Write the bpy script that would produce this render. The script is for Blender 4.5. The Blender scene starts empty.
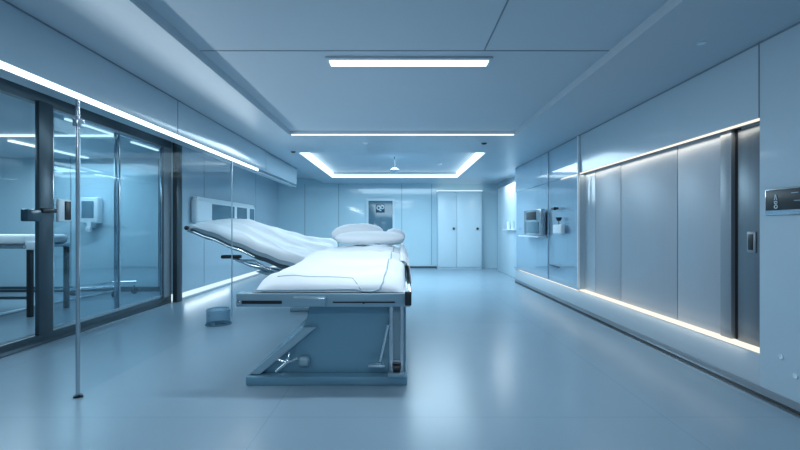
import bpy, bmesh, math, random
from mathutils import Vector, Matrix, noise
random.seed(4)
C = bpy.context.scene
COL = C.collection
PI = math.pi
CH = 1.30          # camera height
H = 2.73           # ceiling height

# ------------------------------------------------------------------ camera, world, exposure
cam_d = bpy.data.cameras.new('camera'); cam = bpy.data.objects.new('camera', cam_d); COL.objects.link(cam)
cam.location = (0, 0, CH); cam.rotation_euler = (PI/2, 0, 0)
cam_d.sensor_width = 36; cam_d.lens = 18; cam_d.shift_y = 3/800; cam_d.clip_start = .02
C.camera = cam
w = bpy.data.worlds.new('world'); C.world = w; w.use_nodes = True
w.node_tree.nodes['Background'].inputs[0].default_value = (.35, .6, .8, 1)
w.node_tree.nodes['Background'].inputs[1].default_value = .1
C.view_settings.view_transform = 'Standard'; C.view_settings.look = 'None'
C.view_settings.exposure = 0.22; C.view_settings.gamma = 1
C.cycles.max_bounces = 10; C.cycles.diffuse_bounces = 5; C.cycles.glossy_bounces = 5
C.cycles.transparent_max_bounces = 16; C.cycles.caustics_reflective = False; C.cycles.caustics_refractive = False
C.cycles.sample_clamp_indirect = 4

BLUE = (.63, .86, 1.0); SLATE = (.78, .89, 1.0); COOL = (.82, .93, 1.0); WARM = (1.0, .84, .68)
def area(name, loc, size, power, col, rot=(0, 0, 0), spread=180):
    d = bpy.data.lights.new(name, 'AREA'); d.shape = 'RECTANGLE'; d.size, d.size_y = size
    d.energy = power; d.color = col; d.spread = math.radians(spread)
    o = bpy.data.objects.new(name, d); COL.objects.link(o); o.location = loc; o.rotation_euler = rot
    return o
# the light given by the room's lamps, and by one added lamp
area('linear_lamp_light', (.08, 3.62, H+.045), (1.4, .13), 34, SLATE)
area('linear_lamp_light', (.08, -.9, H+.045), (1.4, .14), 50, SLATE)  # added lamp behind the camera, fills the near end with light
area('tray_light', (-.1, 9.5, H+.12), (3.2, 3.2), 200, BLUE)
area('cove_light', (-2.43, 3.2, 2.28), (.05, 7.0), 34, COOL, (0, math.radians(-60), 0))
area('cove_light', (-3.0, 4.4, 2.80), (.6, 4.6), 16, BLUE)
area('skirting_light', (-3.90, 8.2, .16), (.05, 1.9), 3, COOL, (0, math.radians(-90), 0))
area('warm_strip_light', (2.835, 6.2, 2.12), (.05, 6.0), 3.5, WARM)
area('warm_strip_light', (2.79, 6.2, .40), (.04, 6.0), .35, WARM, (0, math.radians(180), 0))
area('warm_strip_light', (2.74, 6.2, .335), (.03, 6.0), 1.2, WARM)
area('neighbour_room_light', (-6.2, 7.0, 2.66), (1.6, 1.8), 48, BLUE)
area('neighbour_room_light', (-5.6, 4.2, 2.66), (1.2, 1.8), 22, BLUE)
area('alcove_light', (2.75, 10.7, 2.66), (.2, 1.2), 16, COOL)

# ------------------------------------------------------------------ materials
def mat(name, col, rough=.5, metal=0, coat=0, noise_amt=.04, scale=6, spec=.5, bump=0, emit=None, es=0, brushed=False):
    m = bpy.data.materials.new(name); m.use_nodes = True
    nt = m.node_tree; b = nt.nodes['Principled BSDF']
    b.inputs['Roughness'].default_value = rough; b.inputs['Metallic'].default_value = metal
    b.inputs['Coat Weight'].default_value = coat; b.inputs['Coat Roughness'].default_value = .06
    b.inputs['Specular IOR Level'].default_value = spec
    tc = nt.nodes.new('ShaderNodeTexCoord'); n = nt.nodes.new('ShaderNodeTexNoise')
    mp = nt.nodes.new('ShaderNodeMapping'); nt.links.new(tc.outputs['Object'], mp.inputs[0]); nt.links.new(mp.outputs[0], n.inputs['Vector'])
    if brushed: mp.inputs['Scale'].default_value = (1, 1, .02)
    n.inputs['Scale'].default_value = scale; n.inputs['Detail'].default_value = 4
    r = nt.nodes.new('ShaderNodeMapRange'); r.inputs[3].default_value = 1-noise_amt; r.inputs[4].default_value = 1+noise_amt
    nt.links.new(n.outputs['Fac'], r.inputs[0])
    mx = nt.nodes.new('ShaderNodeVectorMath'); mx.operation = 'SCALE'; mx.inputs[0].default_value = col
    nt.links.new(r.outputs[0], mx.inputs['Scale']); nt.links.new(mx.outputs[0], b.inputs['Base Color'])
    if bump:
        bp = nt.nodes.new('ShaderNodeBump'); bp.inputs['Strength'].default_value = bump; bp.inputs['Distance'].default_value = .01
        nt.links.new(n.outputs['Fac'], bp.inputs['Height']); nt.links.new(bp.outputs[0], b.inputs['Normal'])
    if emit:
        b.inputs['Emission Color'].default_value = (*emit, 1); b.inputs['Emission Strength'].default_value = es
    return m
def glass(name, tint=(.86, .95, .98), refl=.03, fk=.5):
    m = bpy.data.materials.new(name); m.use_nodes = True; nt = m.node_tree; nt.nodes.clear()
    out = nt.nodes.new('ShaderNodeOutputMaterial'); t = nt.nodes.new('ShaderNodeBsdfTransparent'); t.inputs[0].default_value = (*tint, 1)
    g = nt.nodes.new('ShaderNodeBsdfGlossy'); g.inputs['Roughness'].default_value = .02; g.inputs[0].default_value = (.9, .97, 1, 1)
    lw = nt.nodes.new('ShaderNodeFresnel'); lw.inputs[0].default_value = 1.45
    ad = nt.nodes.new('ShaderNodeMath'); ad.operation = 'MULTIPLY_ADD'; ad.inputs[1].default_value = fk; ad.inputs[2].default_value = refl; ad.use_clamp = True
    mx = nt.nodes.new('ShaderNodeMixShader')
    nt.links.new(lw.outputs[0], ad.inputs[0]); nt.links.new(ad.outputs[0], mx.inputs[0])
    nt.links.new(t.outputs[0], mx.inputs[1]); nt.links.new(g.outputs[0], mx.inputs[2]); nt.links.new(mx.outputs[0], out.inputs[0])
    return m
def emit(name, col, s):
    m = bpy.data.materials.new(name); m.use_nodes = True; nt = m.node_tree; nt.nodes.clear()
    out = nt.nodes.new('ShaderNodeOutputMaterial'); e = nt.nodes.new('ShaderNodeEmission')
    e.inputs[0].default_value = (*col, 1); e.inputs[1].default_value = s; nt.links.new(e.outputs[0], out.inputs[0])
    return m
def floor_mat():
    m = mat('floor_resin', (.25, .355, .43), .26, noise_amt=.05, scale=1.3, spec=.38)
    nt = m.node_tree; b = nt.nodes['Principled BSDF']
    src = b.inputs['Base Color'].links[0].from_socket
    tc = nt.nodes.new('ShaderNodeTexCoord'); br = nt.nodes.new('ShaderNodeTexBrick')
    mp = nt.nodes.new('ShaderNodeMapping'); mp.inputs['Location'].default_value = (.9, -.03, 0)
    nt.links.new(tc.outputs['Object'], mp.inputs[0]); nt.links.new(mp.outputs[0], br.inputs['Vector'])
    br.offset = 0; br.inputs['Scale'].default_value = 1; br.inputs['Brick Width'].default_value = 2.72; br.inputs['Row Height'].default_value = 2.72
    br.inputs['Mortar Size'].default_value = .003; br.inputs['Mortar Smooth'].default_value = .2
    br.inputs['Color1'].default_value = (1, 1, 1, 1); br.inputs['Color2'].default_value = (.93, .94, .95, 1); br.inputs['Mortar'].default_value = (.72, .76, .8, 1)
    mu = nt.nodes.new('ShaderNodeMix'); mu.data_type = 'RGBA'; mu.blend_type = 'MULTIPLY'; mu.inputs[0].default_value = .8
    nt.links.new(src, mu.inputs[6]); nt.links.new(br.outputs[0], mu.inputs[7]); nt.links.new(mu.outputs[2], b.inputs['Base Color'])
    return m
M = dict(
    floor=floor_mat(),
    ceil=mat('ceiling_panel', (.43, .52, .59), .35, spec=.4, noise_amt=.02, scale=1.5),
    ceilr=mat('matt_ceiling_panel', (.48, .57, .64), .6, spec=.25, noise_amt=.02, scale=1.5),
    wall=mat('glossy_wall_panel', (.40, .52, .60), .16, coat=.3, noise_amt=.03, scale=1.2),
    wallb=mat('back_wall_panel', (.48, .66, .74), .07, coat=.3, noise_amt=.03, scale=1),
    closet=mat('closet_panel', (.54, .68, .75), .3, noise_amt=.02),
    metal_panel=mat('brushed_steel_panel', (.36, .43, .49), .42, .15, noise_amt=.03, scale=30, brushed=True),
    plinth=mat('plinth_panel', (.45, .54, .60), .3, noise_amt=.02),
    dark=mat('dark_bronze_frame', (.060, .075, .085), .3, .5),
    lframe=mat('mid_grey_frame', (.24, .29, .33), .35, .3),
    dframe=mat('grey_door_frame', (.07, .10, .12), .3, .5),
    ddoor=mat('dark_metal_door', (.15, .19, .22), .32, .5, noise_amt=.1, scale=30, brushed=True),
    steel=mat('polished_steel', (.50, .58, .63), .18, .9),
    chrome=mat('chrome', (.75, .82, .86), .1, 1),
    seam=mat('shadow_gap', (.17, .23, .28), .6),
    black=mat('black_plastic', (.012, .015, .018), .35),
    white=mat('white_plastic', (.72, .82, .87), .3),
    sheet=mat('white_sheet', (.84, .89, .92), .75, noise_amt=.02, scale=12, bump=.15, spec=.2),
    pad=mat('blue_grey_pad', (.33, .45, .53), .5),
    frame=mat('painted_table_frame', (.27, .42, .50), .3, .3, noise_amt=.03),
    base=mat('table_base_paint', (.17, .34, .44), .2, .2, coat=.3, noise_amt=.05, scale=2),
    basel=mat('table_base_edge', (.30, .45, .53), .3, .2),
    screen=mat('dark_screen', (.03, .07, .10), .12),
    screenb=mat('blue_grey_screen', (.09, .18, .24), .12),
    gl=glass('clear_glass', (.94,.97,.99), .005, .13), gla=glass('thin_partition_glass', (.97, .985, .99), .0, .012), gld=glass('door_glass', (.76, .85, .89), .01, .13), gls=glass('smoked_glass', (.62, .74, .8), .05),
    lamp=emit('lamp_diffuser', (.62, .93, 1.0), 3.2),
    led=emit('white_led', (.80, .95, 1.0), 2.6),
    ledt=emit('tray_led', (.78, .95, 1.0), 2.4),
    ledd_refl=emit('soft_led_and_reflection', (.72, .92, 1.0), 1.0),
    ledn_refl=emit('room_led_and_reflection', (.70, .90, 1.0), 1.5),
    warm=emit('warm_led', (1.0, .90, .78), 1.0),
    sign=mat('pale_marking', (.6, .75, .82), .4),
)

# ------------------------------------------------------------------ mesh helpers
class MB:
    def __init__(s): s.bm = bmesh.new()
    def box(s, x0, x1, y0, y1, z0, z1, bev=0, seg=2, mat4=None):
        t = bmesh.new(); bmesh.ops.create_cube(t, size=1)
        bmesh.ops.scale(t, vec=(abs(x1-x0), abs(y1-y0), abs(z1-z0)), verts=t.verts)
        if bev: bmesh.ops.bevel(t, geom=t.edges[:], offset=bev, segments=seg, affect='EDGES', profile=.5)
        bmesh.ops.translate(t, vec=((x0+x1)/2, (y0+y1)/2, (z0+z1)/2), verts=t.verts)
        if mat4: bmesh.ops.transform(t, matrix=mat4, verts=t.verts)
        return s.merge(t)
    def merge(s, t):
        me = bpy.data.meshes.new('t'); t.to_mesh(me); t.free(); s.bm.from_mesh(me); bpy.data.meshes.remove(me); return s
    def cyl(s, p0, p1, r, r2=None, n=20):
        p0, p1 = Vector(p0), Vector(p1); d = p1-p0; t = bmesh.new()
        bmesh.ops.create_cone(t, cap_ends=True, segments=n, radius1=r, radius2=r if r2 is None else r2, depth=d.length)
        bmesh.ops.transform(t, matrix=Matrix.Translation((p0+p1)/2) @ d.to_track_quat('Z', 'Y').to_matrix().to_4x4(), verts=t.verts)
        return s.merge(t)
    def tube(s, pts, r, n=10):
        pts = [Vector(p) for p in pts]
        for i in range(len(pts)-1): s.cyl(pts[i], pts[i+1], r, n=n)
        for p in pts[1:-1]: s.ball(p, r)
        return s
    def ball(s, p, r, sc=(1, 1, 1)):
        t = bmesh.new(); bmesh.ops.create_uvsphere(t, u_segments=16, v_segments=10, radius=r)
        bmesh.ops.scale(t, vec=sc, verts=t.verts); bmesh.ops.translate(t, vec=p, verts=t.verts); return s.merge(t)
    def prism(s, poly, a0, a1, axis='y', bev=0):
        t = bmesh.new()
        def P(u, v, a): return {'y': (u, a, v), 'x': (a, u, v), 'z': (u, v, a)}[axis]
        f0 = [t.verts.new(P(u, v, a0)) for u, v in poly]; f1 = [t.verts.new(P(u, v, a1)) for u, v in poly]
        t.faces.new(f0); t.faces.new(f1[::-1]); n = len(poly)
        for i in range(n): t.faces.new((f0[i], f1[i], f1[(i+1) % n], f0[(i+1) % n]))
        bmesh.ops.recalc_face_normals(t, faces=t.faces)
        if bev: bmesh.ops.bevel(t, geom=t.edges[:], offset=bev, segments=2, affect='EDGES')
        return s.merge(t)
    def torus(s, c, R, r, axis='x', n=24, m=8):
        t = bmesh.new(); rows = []
        for i in range(n):
            a = 2*PI*i/n; row = []
            for j in range(m):
                b = 2*PI*j/m; u = (R+r*math.cos(b))*math.cos(a); v = (R+r*math.cos(b))*math.sin(a); q = r*math.sin(b)
                row.append(t.verts.new({'x': (q, u, v), 'y': (u, q, v), 'z': (u, v, q)}[axis]))
            rows.append(row)
        for i in range(n):
            for j in range(m): t.faces.new((rows[i][j], rows[(i+1) % n][j], rows[(i+1) % n][(j+1) % m], rows[i][(j+1) % m]))
        bmesh.ops.recalc_face_normals(t, faces=t.faces)
        bmesh.ops.translate(t, vec=c, verts=t.verts); return s.merge(t)
    def build(s, name, m, parent=None, smooth=True, **tags):
        me = bpy.data.meshes.new(name); s.bm.to_mesh(me); s.bm.free(); me.materials.append(M[m])
        o = bpy.data.objects.new(name, me); COL.objects.link(o)
        if smooth:
            for p in me.polygons: p.use_smooth = True
            me.set_sharp_from_angle(angle=math.radians(40))
        if parent:
            o.parent = parent; W = Matrix.Identity(4); q = parent
            while q: W = Matrix.LocRotScale(q.location, q.rotation_euler, q.scale) @ W; q = q.parent
            o.data.transform(W.inverted())      # geometry is given in world coordinates
        for k, v in tags.items(): o[k] = v
        return o
def thing(name, label, cat, loc=(0, 0, 0), group=None):
    o = bpy.data.objects.new(name, None); COL.objects.link(o); o.location = loc; o['label'] = label; o['category'] = cat
    if group: o['group'] = group
    return o
def struct(name, mb, m, parent=None): return mb.build(name, m, parent, **({} if parent else {'kind': 'structure'}))
def single(name, mb, m, label, cat, group=None):
    o = mb.build(name, m); o['label'] = label; o['category'] = cat
    if group: o['group'] = group
    return o

# ------------------------------------------------------------------ floor and ceiling
Y0, Y1 = -3.0, 13.0
XR, XRR = 2.77, 2.90          # front plane of the right wall, and of its recess
XB, XG = -2.48, -3.97         # lowered bulkhead and glass front on the left
struct('floor', MB().box(-8.6, 3.6, Y0, Y1+.2, -.12, 0), 'floor')
T1 = (-1.70, 1.78, -1.6, 6.2); T2 = (-1.93, 1.63, 7.6, 11.4)
c = MB()
def ring(xa, xb, ya, yb, t, z0, z1):
    c.box(xa, t[0], ya, yb, z0, z1); c.box(t[1], xb, ya, yb, z0, z1)
    c.box(t[0], t[1], ya, t[2], z0, z1); c.box(t[0], t[1], t[3], yb, z0, z1)
ring(XB, 3.3, Y0, 6.9, T1, H, H+.08); ring(XB, 3.3, 6.9, Y1+.2, T2, H, H+.17)
ceil = struct('ceiling', c, 'ceil')
up = MB(); up.box(T1[0]-.1, T1[1]+.1, T1[2]-.1, T1[3]+.1, H+.08, H+.17); up.box(T2[0]-.1, T2[1]+.1, T2[2]-.1, T2[3]+.1, H+.17, H+.27)
struct('ceiling_tray_panel', up, 'ceilr', ceil)
sm = MB()
sm.box(T1[0], T1[1], 3.40, 3.412, H+.077, H+.083); sm.box(.71, .722, T1[2], 3.41, H+.077, H+.083)
struct('ceiling_joint', sm, 'seam', ceil)
lt = MB(); lt.box(T1[0]+.02, T1[1]-.02, T1[3]-.022, T1[3]-.002, H+.004, H+.020)
struct('tray_light_strip', lt, 'ledn_refl', ceil)
l2 = MB(); l2.box(T2[0]+.002, T2[0]+.03, T2[2]+.03, T2[3]-.03, H+.02, H+.16); l2.box(T2[1]-.03, T2[1]-.002, T2[2]+.03, T2[3]-.03, H+.02, H+.16)
l2.box(T2[0]+.002, T2[1]-.002, T2[3]-.03, T2[3]-.002, H+.01, H+.08)
struct('tray_light_strip', l2, 'ledt', ceil)
# alcove ceiling left of the bulkhead and the neighbouring room's ceiling
struct('ceiling_left', MB().box(XG-.14, XB-.14, Y0, Y1+.2, 2.89, 2.99), 'ceil')
struct('ceiling_neighbour_room', MB().box(-8.6, XG-.14, 1.5, 8.4, H, H+.1), 'ceil')
# lowered bulkhead with the light line along its lower edge
bh = struct('trim_1', MB().box(XB-.14, XB, Y0, 9.6, 2.34, H+.08, .004), 'wall')
bj = MB()
for y in (4.46, 7.4): bj.box(XB-.01, XB+.003, y, y+.008, 2.34, H)
bj.box(XB-.001, XB+.003, Y0, 9.6, H-.012, H)
struct('panel_joint', bj, 'seam', bh)
struct('led_strip', MB().box(XB-.10, XB+.002, Y0, 7.0, 2.293, 2.338, .004), 'led', bh)
struct('led_lip', MB().box(XB-.14, XB-.0, Y0, 9.6, 2.288, 2.2925), 'plinth', bh)

# ------------------------------------------------------------------ left wall: glass front, then panels
wl = MB(); wl.box(XG-.14, XG, Y0, 2.0, 0, 2.89); wl.box(XG-.14, XG, 2.0, 7.15, 2.886, 2.89); wl.box(XG-.14, XG, 7.15, Y1+.2, .12, 2.89)
wl = struct('wall_left', wl, 'wall')
j = MB()
for y in (8.1, 9.45, 11.0): j.box(XG-.01, XG+.003, y, y+.012, .12, 2.86)
struct('panel_joint', j, 'seam', wl)
struct('baseboard_left', MB().box(XG-.14, XG-.02, 7.17, Y1, 0, .118), 'ledd_refl')
struct('trim_2', MB().box(XG-.01, XG+.02, 7.17, Y1, 0, .03), 'plinth')
# fixed pane and its frame
fx = struct('window_1', MB().box(XG-.11, XG-.02, 2.0, 6.98, 0, .12, .004).box(XG-.11, XG-.02, 2.0, 6.98, 2.68, 2.885, .004), 'dframe')
struct('window_pane', MB().box(XG-.075, XG-.06, 2.0, 4.38, .12, 2.68), 'gla', fx)
struct('floor_track', MB().box(XG-.02, XG+.03, 2.0, 7.15, 0, .012), 'steel', fx)
jb = struct('trim_3', MB().box(XG-.03, XG+.02, 4.38, 4.56, .12, 2.70, .006), 'dframe')
jb2 = struct('trim_4', MB().box(XG-.0, XG+.08, 6.98, 7.15, 0, 2.885, .008), 'dark')
lk = thing('door_lock', 'small black lock box on the dark upright beside the fixed glass pane', 'lock', (XG, 4.38, 1.42))
MB().box(XG-.02, XG+.06, 4.20, 4.37, 1.37, 1.50, .012).build('lock_body', 'screen', lk)
MB().box(XG+.03, XG+.07, 4.37, 4.55, 1.47, 1.52, .01).build('lock_latch', 'black', lk)
# sliding glass doors
def leaf(name, ya, yb, dx, rail):
    d = struct(name, MB().box(XG-.06+dx, XG-.03+dx, ya, ya+rail, .14, 2.67, .003).box(XG-.06+dx, XG-.03+dx, yb-rail, yb, .14, 2.67, .003)
               .box(XG-.06+dx, XG-.03+dx, ya+rail, yb-rail, .14, .17).box(XG-.06+dx, XG-.03+dx, ya+rail, yb-rail, 2.64, 2.67), 'steel')
    struct('door_glass', MB().box(XG-.05+dx, XG-.038+dx, ya+rail, yb-rail, .17, 2.64), 'gld', d)
    return d
d1 = leaf('door_1', 4.58, 5.70, .02, .025)
d2 = leaf('door_2', 5.66, 6.76, -.02, .02)
struct('trim_5', MB().box(XG-.09, XG-.02, 6.77, 6.98, .12, 2.68), 'lframe')
hp = MB().box(XG-.01, XG+.03, 4.62, 4.80, 1.37, 1.64, .012, 3).build('handle_plate', 'white', d1)
MB().box(XG+.022, XG+.038, 4.70, 4.785, 1.395, 1.615, .006).build('handle_recess', 'black', hp)

# ------------------------------------------------------------------ neighbouring room behind the glass
struct('wall_neighbour_back', MB().box(-8.6, XG-.14, 8.2, 8.4, 0, H), 'wallb')
struct('wall_neighbour_left', MB().box(-8.75, -8.6, 1.5, 8.4, 0, H), 'wallb')
struct('wall_neighbour_front', MB().box(-8.6, XG-.14, 1.35, 1.5, 0, H), 'wallb')
struct('baseboard_neighbour_back', MB().box(-8.6, XG-.15, 8.185, 8.2, 0, .10), 'dframe')
nj = MB()
for x in (-7.4, -6.75, -5.85, -4.95): nj.box(x, x+.012, 8.19, 8.2, .1, H)
struct('trim_6', nj, 'seam')
NL = [((-7.4, -4.34, 6.12, 6.17), 'crosswise'), ((-6.38, -6.30, 6.5, 8.1), 'far lengthwise'), ((-4.37, -4.33, 5.2, 6.1), 'lengthwise'), ((-4.45, -4.40, 6.6, 7.3), 'short')]
NLL = ['long crosswise white light line on the ceiling behind the glass', 'lengthwise light line on the far ceiling behind the glass, meeting the crosswise one',
       'thin lengthwise light line on the ceiling just behind the sliding door glass', 'short bright light line behind the glass next to the thick dark upright']
for (b, k), lb in zip(NL, NLL):
    o = MB().box(b[0], b[1], b[2], b[3], H-.025, H-.001, .004).build('light_line', 'ledn_refl'); o['label'] = lb; o['category'] = 'ceiling light'
dp = thing('wall_dispenser', 'pale blue soap dispenser on the wall behind the sliding glass doors', 'dispenser', (-6.25, 8.18, 1.36))
MB().box(-6.45, -6.07, 8.03, 8.185, 1.40, 1.92, .03, 3).build('dispenser_body', 'white', dp)
MB().box(-6.39, -6.15, 8.015, 8.04, 1.50, 1.84, .01).build('window_panel', 'screenb', dp)
MB().box(-6.30, -6.20, 8.0, 8.05, 1.22, 1.32, .01).box(-6.29, -6.21, 8.03, 8.185, 1.30, 1.42).build('nozzle', 'white', dp)
# table in the other room
nt_ = thing('examination_table', 'exam table seen through the far left glass pane, thin white mattress on dark legs', 'examination table', (-6.2, 6.0, 0))
MB().box(-7.3, -5.42, 5.75, 6.6, 1.0, 1.05, .01).build('frame', 'steel', nt_)
MB().box(-7.28, -5.44, 5.77, 6.58, 1.05, 1.20, .06, 4).build('mattress', 'sheet', nt_)
MB().box(-5.45, -5.28, 5.8, 6.0, .98, 1.10, .02).build('end_cap', 'white', nt_)
for x, y in ((-5.40, 5.84), (-5.42, 6.5), (-7.2, 5.84), (-7.2, 6.5)):
    MB().box(x-.03, x+.03, y-.03, y+.03, 0, 1.0, .005).build('leg', 'black', nt_)
MB().box(-7.2, -5.4, 5.82, 5.86, .26, .30).box(-7.2, -5.4, 6.48, 6.52, .26, .30).build('stretcher', 'dframe', nt_)
tr = thing('equipment_trolley', 'low chrome trolley base on the floor behind the sliding glass doors', 'trolley', (-5.9, 7.5, 0))
MB().tube([(-6.5, 7.2, .16), (-5.7, 7.15, .22), (-5.35, 7.5, .2)], .025).tube([(-6.3, 7.7, .14), (-5.6, 7.8, .24), (-5.2, 7.9, .24)], .025).tube([(-6.0, 7.18, .19), (-5.9, 7.76, .19)], .02).build('frame', 'chrome', tr)
for x, y in ((-6.5, 7.2), (-5.35, 7.5), (-6.3, 7.7), (-5.25, 7.9)):
    MB().cyl((x-.02, y, .06), (x+.02, y, .06), .06).cyl((x, y, .06), (x, y, .17), .012).build('wheel', 'black', tr)
single('floor_rail', MB().tube([(-5.75, 5.4, .05), (-5.75, 6.8, .05), (-5.62, 8.0, .05)], .03).cyl((-5.75, 5.5, 0), (-5.75, 5.5, .05), .02).cyl((-5.62, 7.95, 0), (-5.62, 7.95, .05), .02), 'steel', 'long low metal rail across the floor behind the glass', 'rail')

# ------------------------------------------------------------------ wall device on the left wall
mo = thing('monitor_console', 'rounded white console with dark screens on the left wall above the raised bed', 'monitor', (XG, 8.7, 1.5))
MB().box(XG+.006, XG+.14, 7.55, 10.6, 1.40, 1.87, .06, 4).build('housing', 'white', mo)
for a, b in ((8.15, 9.25), (9.4, 10.0), (10.2, 10.5)):
    s = MB().box(XG+.135, XG+.148, a, b, 1.46, 1.79, .006).build('screen', 'screenb', mo)
MB().box(XG+.03, XG+.12, 7.6, 10.55, 1.84, 1.90, .01).build('top_cover', 'white', mo)

# ------------------------------------------------------------------ back wall
wb = struct('wall_back', MB().box(-4.3, 3.6, Y1, Y1+.2, 0, 2.96), 'wallb')
j = MB()
for x in (-3.1, -2.0, .05, 1.02): j.box(x, x+.014, Y1-.004, Y1+.01, .1, 2.73)
struct('panel_joint', j, 'seam', wb)
struct('baseboard_back', MB().box(-4.3, 1.19, Y1-.012, Y1, 0, .06), 'dframe')
dr = struct('door_3', MB().box(-1.02, -.24, Y1-.05, Y1-.002, 0, 2.18, .005), 'screenb')
struct('door_frame', MB().box(-1.09, -1.02, Y1-.06, Y1-.002, 0, 2.26).box(-.24, -.17, Y1-.06, Y1-.002, 0, 2.26).box(-1.02, -.24, Y1-.06, Y1-.002, 2.18, 2.26), 'closet', dr)
sg = thing('door_sign', 'small pale round pictogram sign on the dark back door', 'sign', (-.64, Y1-.05, 1.9))
MB().box(-.78, -.50, Y1-.062, Y1-.05, 1.80, 2.08, .01).build('sign_plate', 'screen', sg)
MB().torus((-.69, Y1-.07, 1.95), .055, .018, 'y').torus((-.57, Y1-.07, 1.97), .05, .018, 'y').box(-.66, -.6, Y1-.075, Y1-.06, 1.85, 1.88).build('pictogram', 'sign', sg)
cl = thing('storage_closet', 'tall pale flush cupboard with two doors at the right of the back wall', 'cupboard', (1.87, Y1-.3, 0))
MB().box(1.20, 2.60, Y1-.30, Y1-.002, 0, 2.47, .004).build('body', 'closet', cl)
for a, b, hx in ((1.22, 1.79, 1.70), (1.81, 2.58, 2.45)):
    d = MB().box(a, b, Y1-.325, Y1-.302, .06, 2.44, .004).build('door', 'closet', cl)
    MB().cyl((hx, Y1-.326, 1.28), (hx, Y1-.36, 1.28), .015).ball((hx, Y1-.37, 1.28), .04).build('handle', 'black', d)
MB().box(1.18, 2.62, Y1-.31, Y1-.01, 2.475, 2.495).build('reflection_strip', 'ledd_refl', cl)  # glowing strip drawn as the cove light's reflection along the cupboard top

# ------------------------------------------------------------------ right wall
wr = MB()
wr.box(XR, 3.3, Y0, 3.08, 0, H); wr.box(XR, 3.3, 3.08, 9.6, 2.15, H); wr.box(XRR, 3.3, 3.08, 9.6, .34, 2.15)
wr.box(3.16, 3.6, 9.6, Y1+.2, 0, H)
wr = struct('wall_right', wr, 'wall')
j = MB()
for y in (3.08, 6.16, 7.85): j.box(XR-.003, XR+.01, y, y+.010, 2.15, H)
j.box(XR-.003, XR+.01, Y0, 9.6, H-.014, H)
struct('panel_joint', j, 'seam', wr)
# brushed panels inside the recess
for k, (a, b) in enumerate(((3.57, 4.14), (4.15, 5.20), (5.21, 5.88), (5.89, 7.6), (7.61, 9.6))):
    struct('trim_%d' % (10+k), MB().box(XRR-.025, XRR+.0, a, b, .345, 2.148, .003), 'metal_panel' if k < 3 else 'wall')
struct('trim_19', MB().box(XR+.022, XRR-.026, 6.22, 9.6, .345, 2.148), 'wall')
d4 = struct('door_4', MB().box(XRR-.028, XRR, 3.09, 3.40, .345, 2.13, .003), 'ddoor')
struct('door_frame', MB().box(XRR-.05, XRR, 3.445, 3.56, .345, 2.148, .003), 'lframe', d4)
struct('door_gap', MB().box(XRR-.012, XRR, 3.40, 3.445, .345, 2.148), 'black', d4)
struct('trim_25', MB().box(XR-.006, XR-.001, 6.19, 9.3, .322, .340), 'warm')
hd = struct('door_handle', MB().box(XRR-.040, XRR-.028, 3.22, 3.30, 1.10, 1.27, .004), 'lframe', d4)
struct('handle_recess', MB().box(XRR-.045, XRR-.038, 3.24, 3.285, 1.12, 1.25, .003), 'black', hd)
struct('trim_20', MB().box(XR, 3.3, 3.08, 9.6, .04, .325, .003), 'plinth')
struct('trim_21', MB().box(XR+.025, 3.3, 3.09, 9.6, .326, .338), 'warm')
struct('trim_22', MB().box(XR+.002, XR+.018, 3.09, 6.9, 2.132, 2.149), 'warm')
struct('baseboard_right', MB().box(XR-.012, XR, Y0, 9.6, .030, .085, .002), 'lframe')
struct('trim_23', MB().box(XR-.05, XR-.002, Y0, 9.6, .0, .008), 'steel')
struct('trim_24', MB().box(XR-.008, XR, Y0, 9.6, .010, .030), 'black')
# glass panel standing over the far part of the recess
gp = thing('glass_panel', 'tall clear glass panel with bright edge over the lit recess on the right wall', 'glass panel', (XR-.02, 6.16, .34))
MB().box(XR-.03, XR-.018, 6.18, 9.6, .36, 2.70).build('glass', 'gl', gp)
MB().box(XR-.034, XR-.004, 6.15, 6.18, .34, 2.72, .003).build('edge_strip', 'white', gp)
MB().box(XR-.034, XR-.004, 6.18, 9.6, .345, .36).build('bottom_rail', 'chrome', gp)
MB().box(XR-.036, XR-.012, 7.40, 7.412, .36, 2.70).build('joint', 'steel', gp)
# control station
XGP = XR-.038
cs = thing('control_station', 'grey wall control box with dark screen and keypad on the right wall', 'control box', (XGP, 8.0, 1.15))
MB().box(XGP-.10, XGP, 7.5, 8.5, 1.16, 1.66, .012).build('housing', 'steel', cs)
MB().box(XGP-.112, XGP-.10, 7.75, 8.30, 1.46, 1.62, .004).build('screen', 'black', cs)
MB().box(XGP-.112, XGP-.10, 7.6, 8.42, 1.20, 1.42, .004).build('keypad', 'screenb', cs)
MB().box(XGP-.16, XGP, 7.45, 8.7, 1.12, 1.145, .004).build('shelf', 'white', cs)
hk = thing('wall_camera', 'small black wall fitting right of the grey control box', 'camera', (XGP, 7.0, 1.64))
MB().box(XGP-.05, XGP, 6.88, 7.12, 1.62, 1.66, .01).build('arm', 'black', hk)
MB().ball((XGP-.06, 6.9, 1.635), .03).build('lens', 'black', hk)
ds = thing('hand_sanitizer_dispenser', 'small white dispenser with black top beside the control box', 'dispenser', (XGP, 6.8, 1.2))
MB().box(XGP-.07, XGP, 6.62, 6.98, 1.20, 1.36, .02, 3).build('body', 'white', ds)
MB().cyl((XGP-.04, 6.78, 1.36), (XGP-.04, 6.78, 1.46), .008).build('stem', 'dframe', ds)
MB().cyl((XGP-.04, 6.78, 1.42), (XGP-.04, 6.78, 1.48), .03, .055).build('pump_head', 'black', ds)
single('door_pull', MB().box(XGP-.03, XR-.028, 6.85, 7.35, .62, .64, .005), 'dframe', 'thin dark horizontal pull low on the right glass panel', 'handle')
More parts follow.
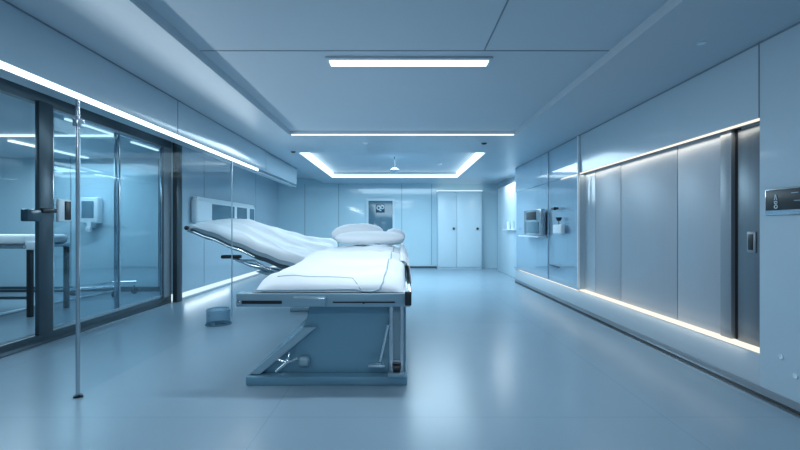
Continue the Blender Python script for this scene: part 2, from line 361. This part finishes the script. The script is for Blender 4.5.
# bright column with bracket at the end of the right wall
struct('trim_30', MB().box(3.0, 3.155, 9.9, 12.3, 0, 2.5, .01), 'closet')
br = thing('wall_bracket', 'pale shelf with small fittings on the lit column near the back', 'shelf', (3.0, 10.4, 1.3))
MB().box(2.86, 3.0, 9.95, 11.2, 1.24, 1.27, .004).build('shelf', 'white', br)
for y in (10.05, 10.45, 10.85): MB().cyl((2.94, y, 1.271), (2.94, y, 1.48), .04).build('bottle', 'white', br)

# ------------------------------------------------------------------ near right panel details
ct = thing('control_display', 'black control display with small pale characters on the near right wall', 'display', (XR, 2.7, 1.4))
MB().box(XR-.016, XR, 2.35, 3.02, 1.395, 1.59, .004).build('bezel', 'steel', ct)
MB().box(XR-.020, XR-.014, 2.37, 3.01, 1.43, 1.58, .003).build('display', 'black', ct)
tx = MB()
tx.torus((XR-.0215, 2.925, 1.456), .012, .0032, 'x').torus((XR-.0215, 2.925, 1.486), .010, .003, 'x')
tx.prism([(2.915, 1.505), (2.919, 1.505), (2.929, 1.535), (2.933, 1.505), (2.937, 1.505), (2.931, 1.545), (2.925, 1.545)], XR-.0235, XR-.0195, 'x')
tx.build('characters', 'sign', ct)
for k in range(5): MB().box(XR-.0225, XR-.0195, 2.42+k*.085, 2.47+k*.085, 1.545-.006*(k % 2), 1.550-.006*(k % 2)).build('marking', 'pad', ct)
for k in range(4): MB().box(XR-.0225, XR-.0195, 2.44+k*.1, 2.49+k*.1, 1.49, 1.494).build('marking', 'pad', ct)
for y, z, lb in ((2.905, .365, 'upper of two small round pale stickers low on the near right wall'), (2.80, .265, 'lower of two small round pale stickers low on the near right wall')):
    single('round_sticker', MB().cyl((XR-.004, y, z), (XR, y, z), .014).torus((XR-.004, y, z), .016, .003, 'x'), 'sign', lb, 'sticker', 'stickers on the near right wall')

# ------------------------------------------------------------------ ceiling fittings
lp = thing('linear_ceiling_lamp', 'long bright rectangular lamp set in the ceiling above the front table', 'ceiling lamp', (.08, 3.62, H+.08))
MB().box(-.66, .82, 3.52, 3.72, H+.062, H+.079, .003).build('housing', 'ceil', lp)
MB().box(-.63, .79, 3.56, 3.67, H+.052, H+.062, .002).build('diffuser', 'lamp', lp)
lq = thing('linear_ceiling_lamp', 'added linear ceiling lamp behind the camera, out of the picture', 'ceiling lamp', (.08, -.9, H+.08))  # unseen fixture added for the fill light behind the camera
MB().box(-.66, .82, -1.0, -.8, H+.062, H+.079, .003).build('housing', 'ceil', lq)
MB().box(-.63, .79, -.97, -.83, H+.052, H+.062, .002).build('diffuser', 'lamp', lq)
pn = thing('ceiling_sensor', 'small dome sensor on a short stem below the lit ceiling tray', 'sensor', (-.1, 9.0, H+.17))
MB().cyl((-.12, 9.0, H-.10), (-.12, 9.0, H+.17), .012).build('stem', 'dframe', pn)
MB().cyl((-.12, 9.0, H-.13), (-.12, 9.0, H-.09), .13, .04).ball((-.12, 9.0, H-.13), .09, (1, 1, .7)).build('dome', 'pad', pn)
for x, y, m, nm, lb in ((-.58, 6.7, 'white', 'smoke_detector', 'small pale round detector on the ceiling strip between the trays'),
                    (1.42, 6.75, 'black', 'ceiling_socket', 'tiny black round fitting on the ceiling right of the detector'),
                    (-2.0, 7.5, 'black', 'ceiling_spotlight', 'tiny black fitting by the left near corner of the lit tray')):
    single(nm, MB().cyl((x, y, H-.02), (x, y, H), .03, .05), m, lb, 'ceiling fitting')
single('recessed_spotlight', MB().cyl((2.33, 3.09, H-.006), (2.33, 3.09, H), .03), 'sign', 'small pale round spot in the ceiling high above the right wall', 'spotlight')
single('recessed_spotlight', MB().cyl((.98, 9.9, H+.14), (.98, 9.9, H+.17), .06), 'white', 'small pale round fitting inside the lit ceiling tray', 'ceiling fitting')
# glowing bar standing in for a reflected light line, over the console
single('light_line', MB().box(-3.7, -2.65, 9.7, 9.78, 2.84, 2.888, .004), 'ledn_refl', 'short crosswise glowing bar in place of a reflection, left of the lit tray', 'ceiling light')

# ------------------------------------------------------------------ clear glass partition with slim poles
gpn = thing('glass_partition', 'clear glass sheet with a slim round steel pole under the left light line', 'glass partition', (XB-.05, 3.1, 0))
MB().box(XB-.006, XB+.004, 3.12, 5.90, .01, 2.285).build('glass', 'gla', gpn)
MB().cyl((XB, 3.08, .012), (XB, 3.08, 2.287), .0145, n=24).build('pole', 'steel', gpn)
MB().cyl((XB, 3.08, 0), (XB, 3.08, .014), .03).tube([(XB, 3.08, .012), (XB+.05, 3.06, .012)], .008).build('foot', 'black', gpn)
MB().box(XB-.02, XB+.02, 3.05, 3.12, 2.08, 2.14, .005).build('clamp', 'steel', gpn)
MB().box(XB-.008, XB+.006, 5.90, 5.912, 0, 2.285).build('end_strip', 'wall', gpn)

cu = thing('floor_stand_foot', 'smoked glass drum standing on the floor under the raised bed', 'drum', (-2.25, 5.42, 0))
t = MB(); t.cyl((-2.46, 5.42, .012), (-2.46, 5.42, .20), .15, n=40); t.build('glass_body', 'gls', cu)
MB().cyl((-2.46, 5.42, 0), (-2.46, 5.42, .012), .165, n=40).build('base_disc', 'screenb', cu)
MB().torus((-2.46, 5.42, .2), .148, .006, 'z', 40).build('rim', 'frame', cu)

# ------------------------------------------------------------------ mattresses, pillows
def sm01(t): t = max(0, min(1, t)); return t*t*(3-2*t)
def fbm(x, y, z=0): return noise.noise((x, y, z)) + .5*noise.noise((2*x, 2*y, z+7)) + .25*noise.noise((4*x, 4*y, z+3))
def shell(s0, s1, ta, tb, zb, top, m=150, n=56, rh=.14, rv=.08, along='y'):
    """soft mattress: stations s along the length, t across; top(s,t) is the cloth height, rounded down by rv over rh at every edge"""
    bm = bmesh.new(); rows = []
    ss = [s0+(s1-s0)*(.5-.5*math.cos(PI*i/m))*.35+(s1-s0)*i/m*.65 for i in range(m+1)]
    def drop(d):
        if d >= rh: return 0
        q = 1-d/rh; return rv*(1-math.sqrt(max(0, 1-q*q)))*.75+rv*.25*q
    for st in ss:
        a, b = ta(st), tb(st); row = []
        for k in range(n+1):
            u = (.5-.5*math.cos(PI*k/n))*.5+k/n*.5; t = a+(b-a)*u
            z = top(st, t, u)-drop(min(t-a, b-t))-drop(min(st-s0, s1-st))
            row.append((t, z))
        z0 = zb(st); row.append((b+.004, (row[-1][1]+z0)/2)); row.append((b, z0))
        for k in range(1, 4): row.append((lerp(b, a, k/4), z0))
        row.append((a, z0)); row.append((a-.004, (row[0][1]+z0)/2))
        rows.append([bm.verts.new((t, st, z) if along == 'y' else (st, t, z)) for t, z in row])
    N = len(rows[0])
    for i in range(m):
        for q in range(N): bm.faces.new((rows[i][q], rows[i+1][q], rows[i+1][(q+1) % N], rows[i][(q+1) % N]))
    bm.faces.new(rows[0]); bm.faces.new(rows[-1][::-1]); bmesh.ops.recalc_face_normals(bm, faces=bm.faces)
    s = MB(); s.bm.free(); s.bm = bm; return s
def interp(x, tab):
    if x <= tab[0][0]: return tab[0][1]
    for (x0, a), (x1, b) in zip(tab, tab[1:]):
        if x <= x1: t = (x-x0)/(x1-x0); return lerp(a, b, t*.5+.5*t*t*(3-2*t))
    return tab[-1][1]
def lerp(a, b, t): return a+(b-a)*t

# ---- front table
b1 = thing('examination_table', 'large front table with white padded sheet on a solid blue-grey foot', 'examination table', (-.6, 4.6, 0))
BY0, BY1 = 3.26, 6.35
f_l = lambda v: lerp(-1.20, -.97, v); f_r = lambda v: lerp(.04, .06, v)
zt1 = lambda v: .885+.155*v+.05*math.sin(PI*min(1, v*1.1))
def zb1(v): return .777+.14*v
def wr1(u, v):
    x = u*1.2; y = v*3
    s = .028*fbm(x*2.0, y*1.0)+.020*fbm(x*1.0+y*.6, y*3.6, 3)
    s += .032*sm01((u-.30)*2.5)*math.sin(y*8.5+2*x+3*fbm(x*.8, y*.6))*sm01((v-.06)*8)      # cross folds on the right half
    s += .020*(1-abs(2*((y*1.7+x*.8+.4*fbm(x, y)) % 1)-1))**4
    s += .022*math.exp(-((u-.5)/.3)**2)-.012
    return s*min(1, v*9+.1)
v_of = lambda y: (y-BY0)/(BY1-BY0)
shell(BY0, BY1, lambda y: f_l(v_of(y)), lambda y: f_r(v_of(y)), lambda y: zb1(v_of(y)), lambda y, x, u: zt1(v_of(y))+wr1(u, v_of(y)), rh=.17, rv=.085).build('mattress', 'sheet', b1)
# fold edge of the cover
def top1(x, y, off=.012):
    v = v_of(y); u = (x-f_l(v))/(f_r(v)-f_l(v))
    def drop(d):
        q = 1-d/.17; return 0 if q <= 0 else .085*(1-math.sqrt(max(0, 1-q*q)))*.75+.085*.25*q
    return zt1(v)+wr1(u, v)+off-drop(max(0, f_r(v)-x))-drop(max(0, y-BY0))
pts = [(-.97, 3.30), (-.45, 3.30), (-.33, 3.31), (-.24, 3.30)]
pp = [(-1.19, 3.255, .79), (-.42, 3.255, .80), (-.36, 3.255, .80), (-.30, 3.25, .785), (-.22, 3.25, .783), (-.17, 3.25, .80), (-.14, 3.30, top1(-.14, 3.30, .0)), (-.13, 3.42, top1(-.13, 3.42, .0))]
for k in range(1, 66): y = 3.42+k*.04; pp.append((-.125+.0009*k, y, top1(-.125+.0009*k, y, .0)))
MB().tube(pp, .007, 8).build('piping', 'pad', b1)
MB().tube([(-1.03+.03*k, 3.37, top1(-1.03+.03*k, 3.37, .0)) for k in range(22)]+[(-.36, 3.30, top1(-.36, 3.30, .0)), (-.32, 3.255, .80)], .004, 8).build('seam', 'pad', b1)
# front rail
MB().box(-1.32, .085, 3.22, 3.32, .665, .772, .006).build('front_rail', 'frame', b1)
MB().box(-1.30, -.95, 3.214, 3.225, .69, .715).build('slot', 'black', b1)
MB().box(-1.31, -1.27, 3.205, 3.225, .685, .72, .004).build('latch', 'steel', b1)
MB().box(-.855, -.595, 3.196, 3.225, .672, .748, .005).build('bracket', 'frame', b1)
MB().box(-.85, -.60, 3.19, 3.20, .732, .742, .002).build('bracket_edge', 'chrome', b1)
MB().box(-.54, -.04, 3.214, 3.222, .697, .708).box(-.30, -.285, 3.212, 3.222, .69, .697).build('slot', 'black', b1)
MB().box(-1.05, .07, 3.32, 6.3, .70, .775, .006).build('deck', 'frame', b1)
MB().prism([(3.32, .775), (6.3, .775), (6.3, .905), (3.32, .78)], -1.12, .02, 'x').build('tilt_deck', 'frame', b1)
MB().box(.072, .095, 3.34, 5.9, .70, .745, .006).build('side_rail', 'chrome', b1)
MB().box(.040, .092, 3.19, 3.22, .68, .79, .006).build('corner_cap', 'black', b1)
# drape over the right edge at the head
def drape():
    bm = bmesh.new(); R = []; nv, nu = 40, 14
    for i in range(nv+1):
        y = 4.2+2.1*i/nv; v = (y-BY0)/(BY1-BY0); row = []
        hem = .16+.06*math.sin(i*.35)+.1*v
        for k in range(nu+1):
            s = k/nu
            if s < .3: q = s/.3; x = .0+.075*math.sin(q*PI/2); z = top1(0, y, .02)-.05*(1-math.cos(q*PI/2))
            else: q = (s-.3)/.7; x = .085+.018*math.sin(i*.9+q*2)*q+.012; z = top1(0, y, .02)-.05-hem*q
            row.append(bm.verts.new((x, y, z)))
        R.append(row)
    for i in range(nv):
        for k in range(nu): bm.faces.new((R[i][k], R[i+1][k], R[i+1][k+1], R[i][k+1]))
    s = MB(); s.bm.free(); s.bm = bm; return s
dro = drape().build('drape', 'sheet', b1); md = dro.modifiers.new('s', 'SOLIDIFY'); md.thickness = .008
# pedestal and sloping foot
MB().prism([(-.76, .70), (-.80, .50), (-.835, .44), (-1.235, .07), (.05, .07), (.05, .70)], 3.40, 5.3, 'y', .008).build('pedestal', 'base', b1)
MB().prism([(-.70, .47), (-.80, .47), (-1.26, .078), (-1.17, .078)], 3.34, 3.41, 'y', .004).build('sloping_brace', 'basel', b1)
MB().box(-1.275, .06, 3.30, 5.5, 0.0, .072, .01).build('base_plate', 'base', b1)
MB().box(-.09, -.055, 3.31, 3.40, .08, .665, .004).box(.0, .03, 3.31, 3.40, .08, .665, .004).box(-.055, .0, 3.33, 3.35, .16, .20).build('post', 'steel', b1)
MB().box(-.055, .0, 3.36, 3.40, .13, .665).build('post_channel', 'basel', b1)
MB().box(-.10, .035, 3.27, 3.335, .075, .11, .006).build('post_shoe', 'frame', b1)
MB().cyl((-.055, 3.31, .145), (0.0, 3.31, .145), .035).build('roller', 'black', b1)
MB().tube([(-.10, 3.31, .50), (-.165, 3.29, .20)], .014).box(-.26, -.12, 3.24, 3.30, .165, .195, .012).build('foot_lever', 'chrome', b1)
MB().tube([(-1.02, 3.34, .20), (-.93, 3.29, .19), (-.84, 3.29, .23)], .011).tube([(-.92, 3.33, .26), (-.92, 3.29, .2), (-1.02, 3.29, .12)], .012).ball((-.92, 3.29, .205), .022).build('foot_pedal', 'chrome', b1)
MB().box(-.86, -.76, 3.345, 3.40, .13, .22, .03, 3).build('pedal_mount', 'basel', b1)
MB().box(.09, .13, 4.9, 5.0, .62, .74, .008).box(.09, .125, 4.95, 5.9, .74, .76, .004).build('side_clamp', 'dframe', b1)

# ---- pillows on the front table's head end
def pillow(name, c, sx, sy, sz, rot, seed, label):
    bm = bmesh.new(); bmesh.ops.create_uvsphere(bm, u_segments=48, v_segments=28, radius=1)
    for v in bm.verts:
        x, y, z = v.co; r = math.hypot(x, y); 
        f = 1/max(1e-6, (abs(x/r)**3.2+abs(y/r)**3.2)**(1/3.2)) if r > 1e-6 else 1
        k = r**.75; x, y = (x/r*k*f, y/r*k*f) if r > 1e-6 else (0, 0)
        n_ = .10*fbm(x*1.6+seed, y*1.8, z)+.06*fbm(x*4+seed, y*3, z)
        v.co = (x*sx, y*sy, (z*(1+n_))*sz)
    bmesh.ops.transform(bm, matrix=Matrix.Translation(c) @ Matrix.Rotation(rot[2], 4, 'Z') @ Matrix.Rotation(rot[1], 4, 'Y') @ Matrix.Rotation(rot[0], 4, 'X'), verts=bm.verts)
    s = MB(); s.bm.free(); s.bm = bm
    return single(name, s, 'sheet', label, 'pillow', 'pillows at the head of the front table')
pillow('pillow', (-.42, 5.60, 1.165), .48, .20, .085, (.12, 0, .03), 1, 'plump front pillow lying across the head of the front table')
pillow('pillow', (-.64, 6.05, 1.215), .39, .20, .145, (.1, -.03, -.04), 5, 'rear pillow propped behind the plump one, showing above it')
pillow('folded_blanket', (-.08, 6.08, 1.17), .155, .19, .12, (.05, .03, 0), 9, 'folded white blanket at the right head corner of the front table')['category'] = 'blanket'

# ---- bed with raised backrest behind
b2 = thing('hospital_bed', 'bed with its backrest raised at the left, white sheet, behind the front table', 'bed', (-1.7, 6.55, 0))
X0, X1, YA, YB = -3.22, -1.10, 6.12, 7.04
def back(x):   # height of the lying surface frame
    return interp(x, [(X0, 1.275), (-2.9, 1.16), (-2.5, 1.0), (-2.1, .84), (-1.8, .725), (-1.5, .65), (X1, .63)])
NEAR = [(X0, 1.39), (-2.9, 1.33), (-2.5, 1.20), (-2.1, 1.06), (-1.7, .94), (-1.4, .89), (X1, .87)]
FAR = [(X0, 1.44), (-2.9, 1.46), (-2.6, 1.45), (-2.2, 1.33), (-1.9, 1.22), (-1.6, 1.15), (-1.3, 1.12), (X1, 1.10)]
def top2(x, y, u):
    w = .014*fbm(x*1.4+y*.9, y*3.5)+.010*fbm(x*1.2, y*7, 4)+.016*math.sin(y*20+x*3.5+2*fbm(x, y))*math.sin(PI*u)
    w += .014*(1-abs(2*((y*3.1+x*1.1+.5*fbm(x, y)) % 1)-1))**5
    return lerp(interp(x, NEAR), interp(x, FAR), sm01(u*1.1))+w
shell(X0, X1, lambda x: YA, lambda x: YB, lambda x: back(x)+.08, top2, rh=.10, rv=.06, along='x').build('mattress', 'sheet', b2)
def ribbon(y0, y1, dz0, dz1, xa=X0+.02, xb=X1-.02, n=40):
    poly = [(lerp(xa, xb, i/n), back(lerp(xa, xb, i/n))+dz0) for i in range(n+1)]+[(lerp(xb, xa, i/n), back(lerp(xb, xa, i/n))+dz1) for i in range(n+1)]
    return MB().prism(poly, y0, y1)
ribbon(YA+.01, YB-.03, 0, .078).build('mattress_board', 'pad', b2)
ribbon(YA-.015, YA+.008, -.045, .02).build('side_rail', 'dframe', b2)
MB().tube([(lerp(X0-.01, X0+1.0, i/12), YA-.03, back(lerp(X0-.01, X0+1.0, i/12))-.02) for i in range(13)], .017).build('backrest_bar', 'chrome', b2)
MB().tube([(X0-.03, YA-.03, 1.30), (X0-.04, YA+.1, 1.31), (X0-.04, YB-.1, 1.31), (X0-.02, YB, 1.30)], .018).ball((X0-.03, YA-.03, 1.30), .035).build('head_bar', 'black', b2)
MB().box(-2.75, -2.45, YA+.0, YA+.1, .83, .885, .02).build('lever_housing', 'black', b2)
MB().tube([(-2.6, YA+.08, .84), (-2.30, YA+.06, .72), (-2.0, YA+.08, .66), (-1.85, YA+.1, .62)], .026).tube([(-2.45, YA+.05, .80), (-2.25, YA+.02, .80), (-2.1, YA+.05, .70)], .018).build('linkage', 'chrome', b2)
MB().tube([(-2.35, YA+.12, .74), (-1.75, YA+.2, .50), (-1.5, YA+.4, .42)], .03).build('actuator', 'steel', b2)
MB().prism([(-2.25, .62), (-1.2, .60), (-1.2, .52), (-2.0, .54)], YA+.1, YB-.1).build('sub_frame', 'frame', b2)
MB().box(-1.62, -1.15, YA+.2, YB-.2, .07, .54, .03).build('pedestal', 'basel', b2)
MB().box(-1.72, -1.13, YA+.1, YB-.1, 0, .075, .02).build('base_plate', 'frame', b2)
MB().box(-1.22, -1.14, YA, YB, .42, .66, .02).build('foot_board', 'frame', b2)
# walls closing the room behind the viewer
struct('wall_front', MB().box(-4.3, 3.6, Y0-.15, Y0, 0, 2.96), 'wall')
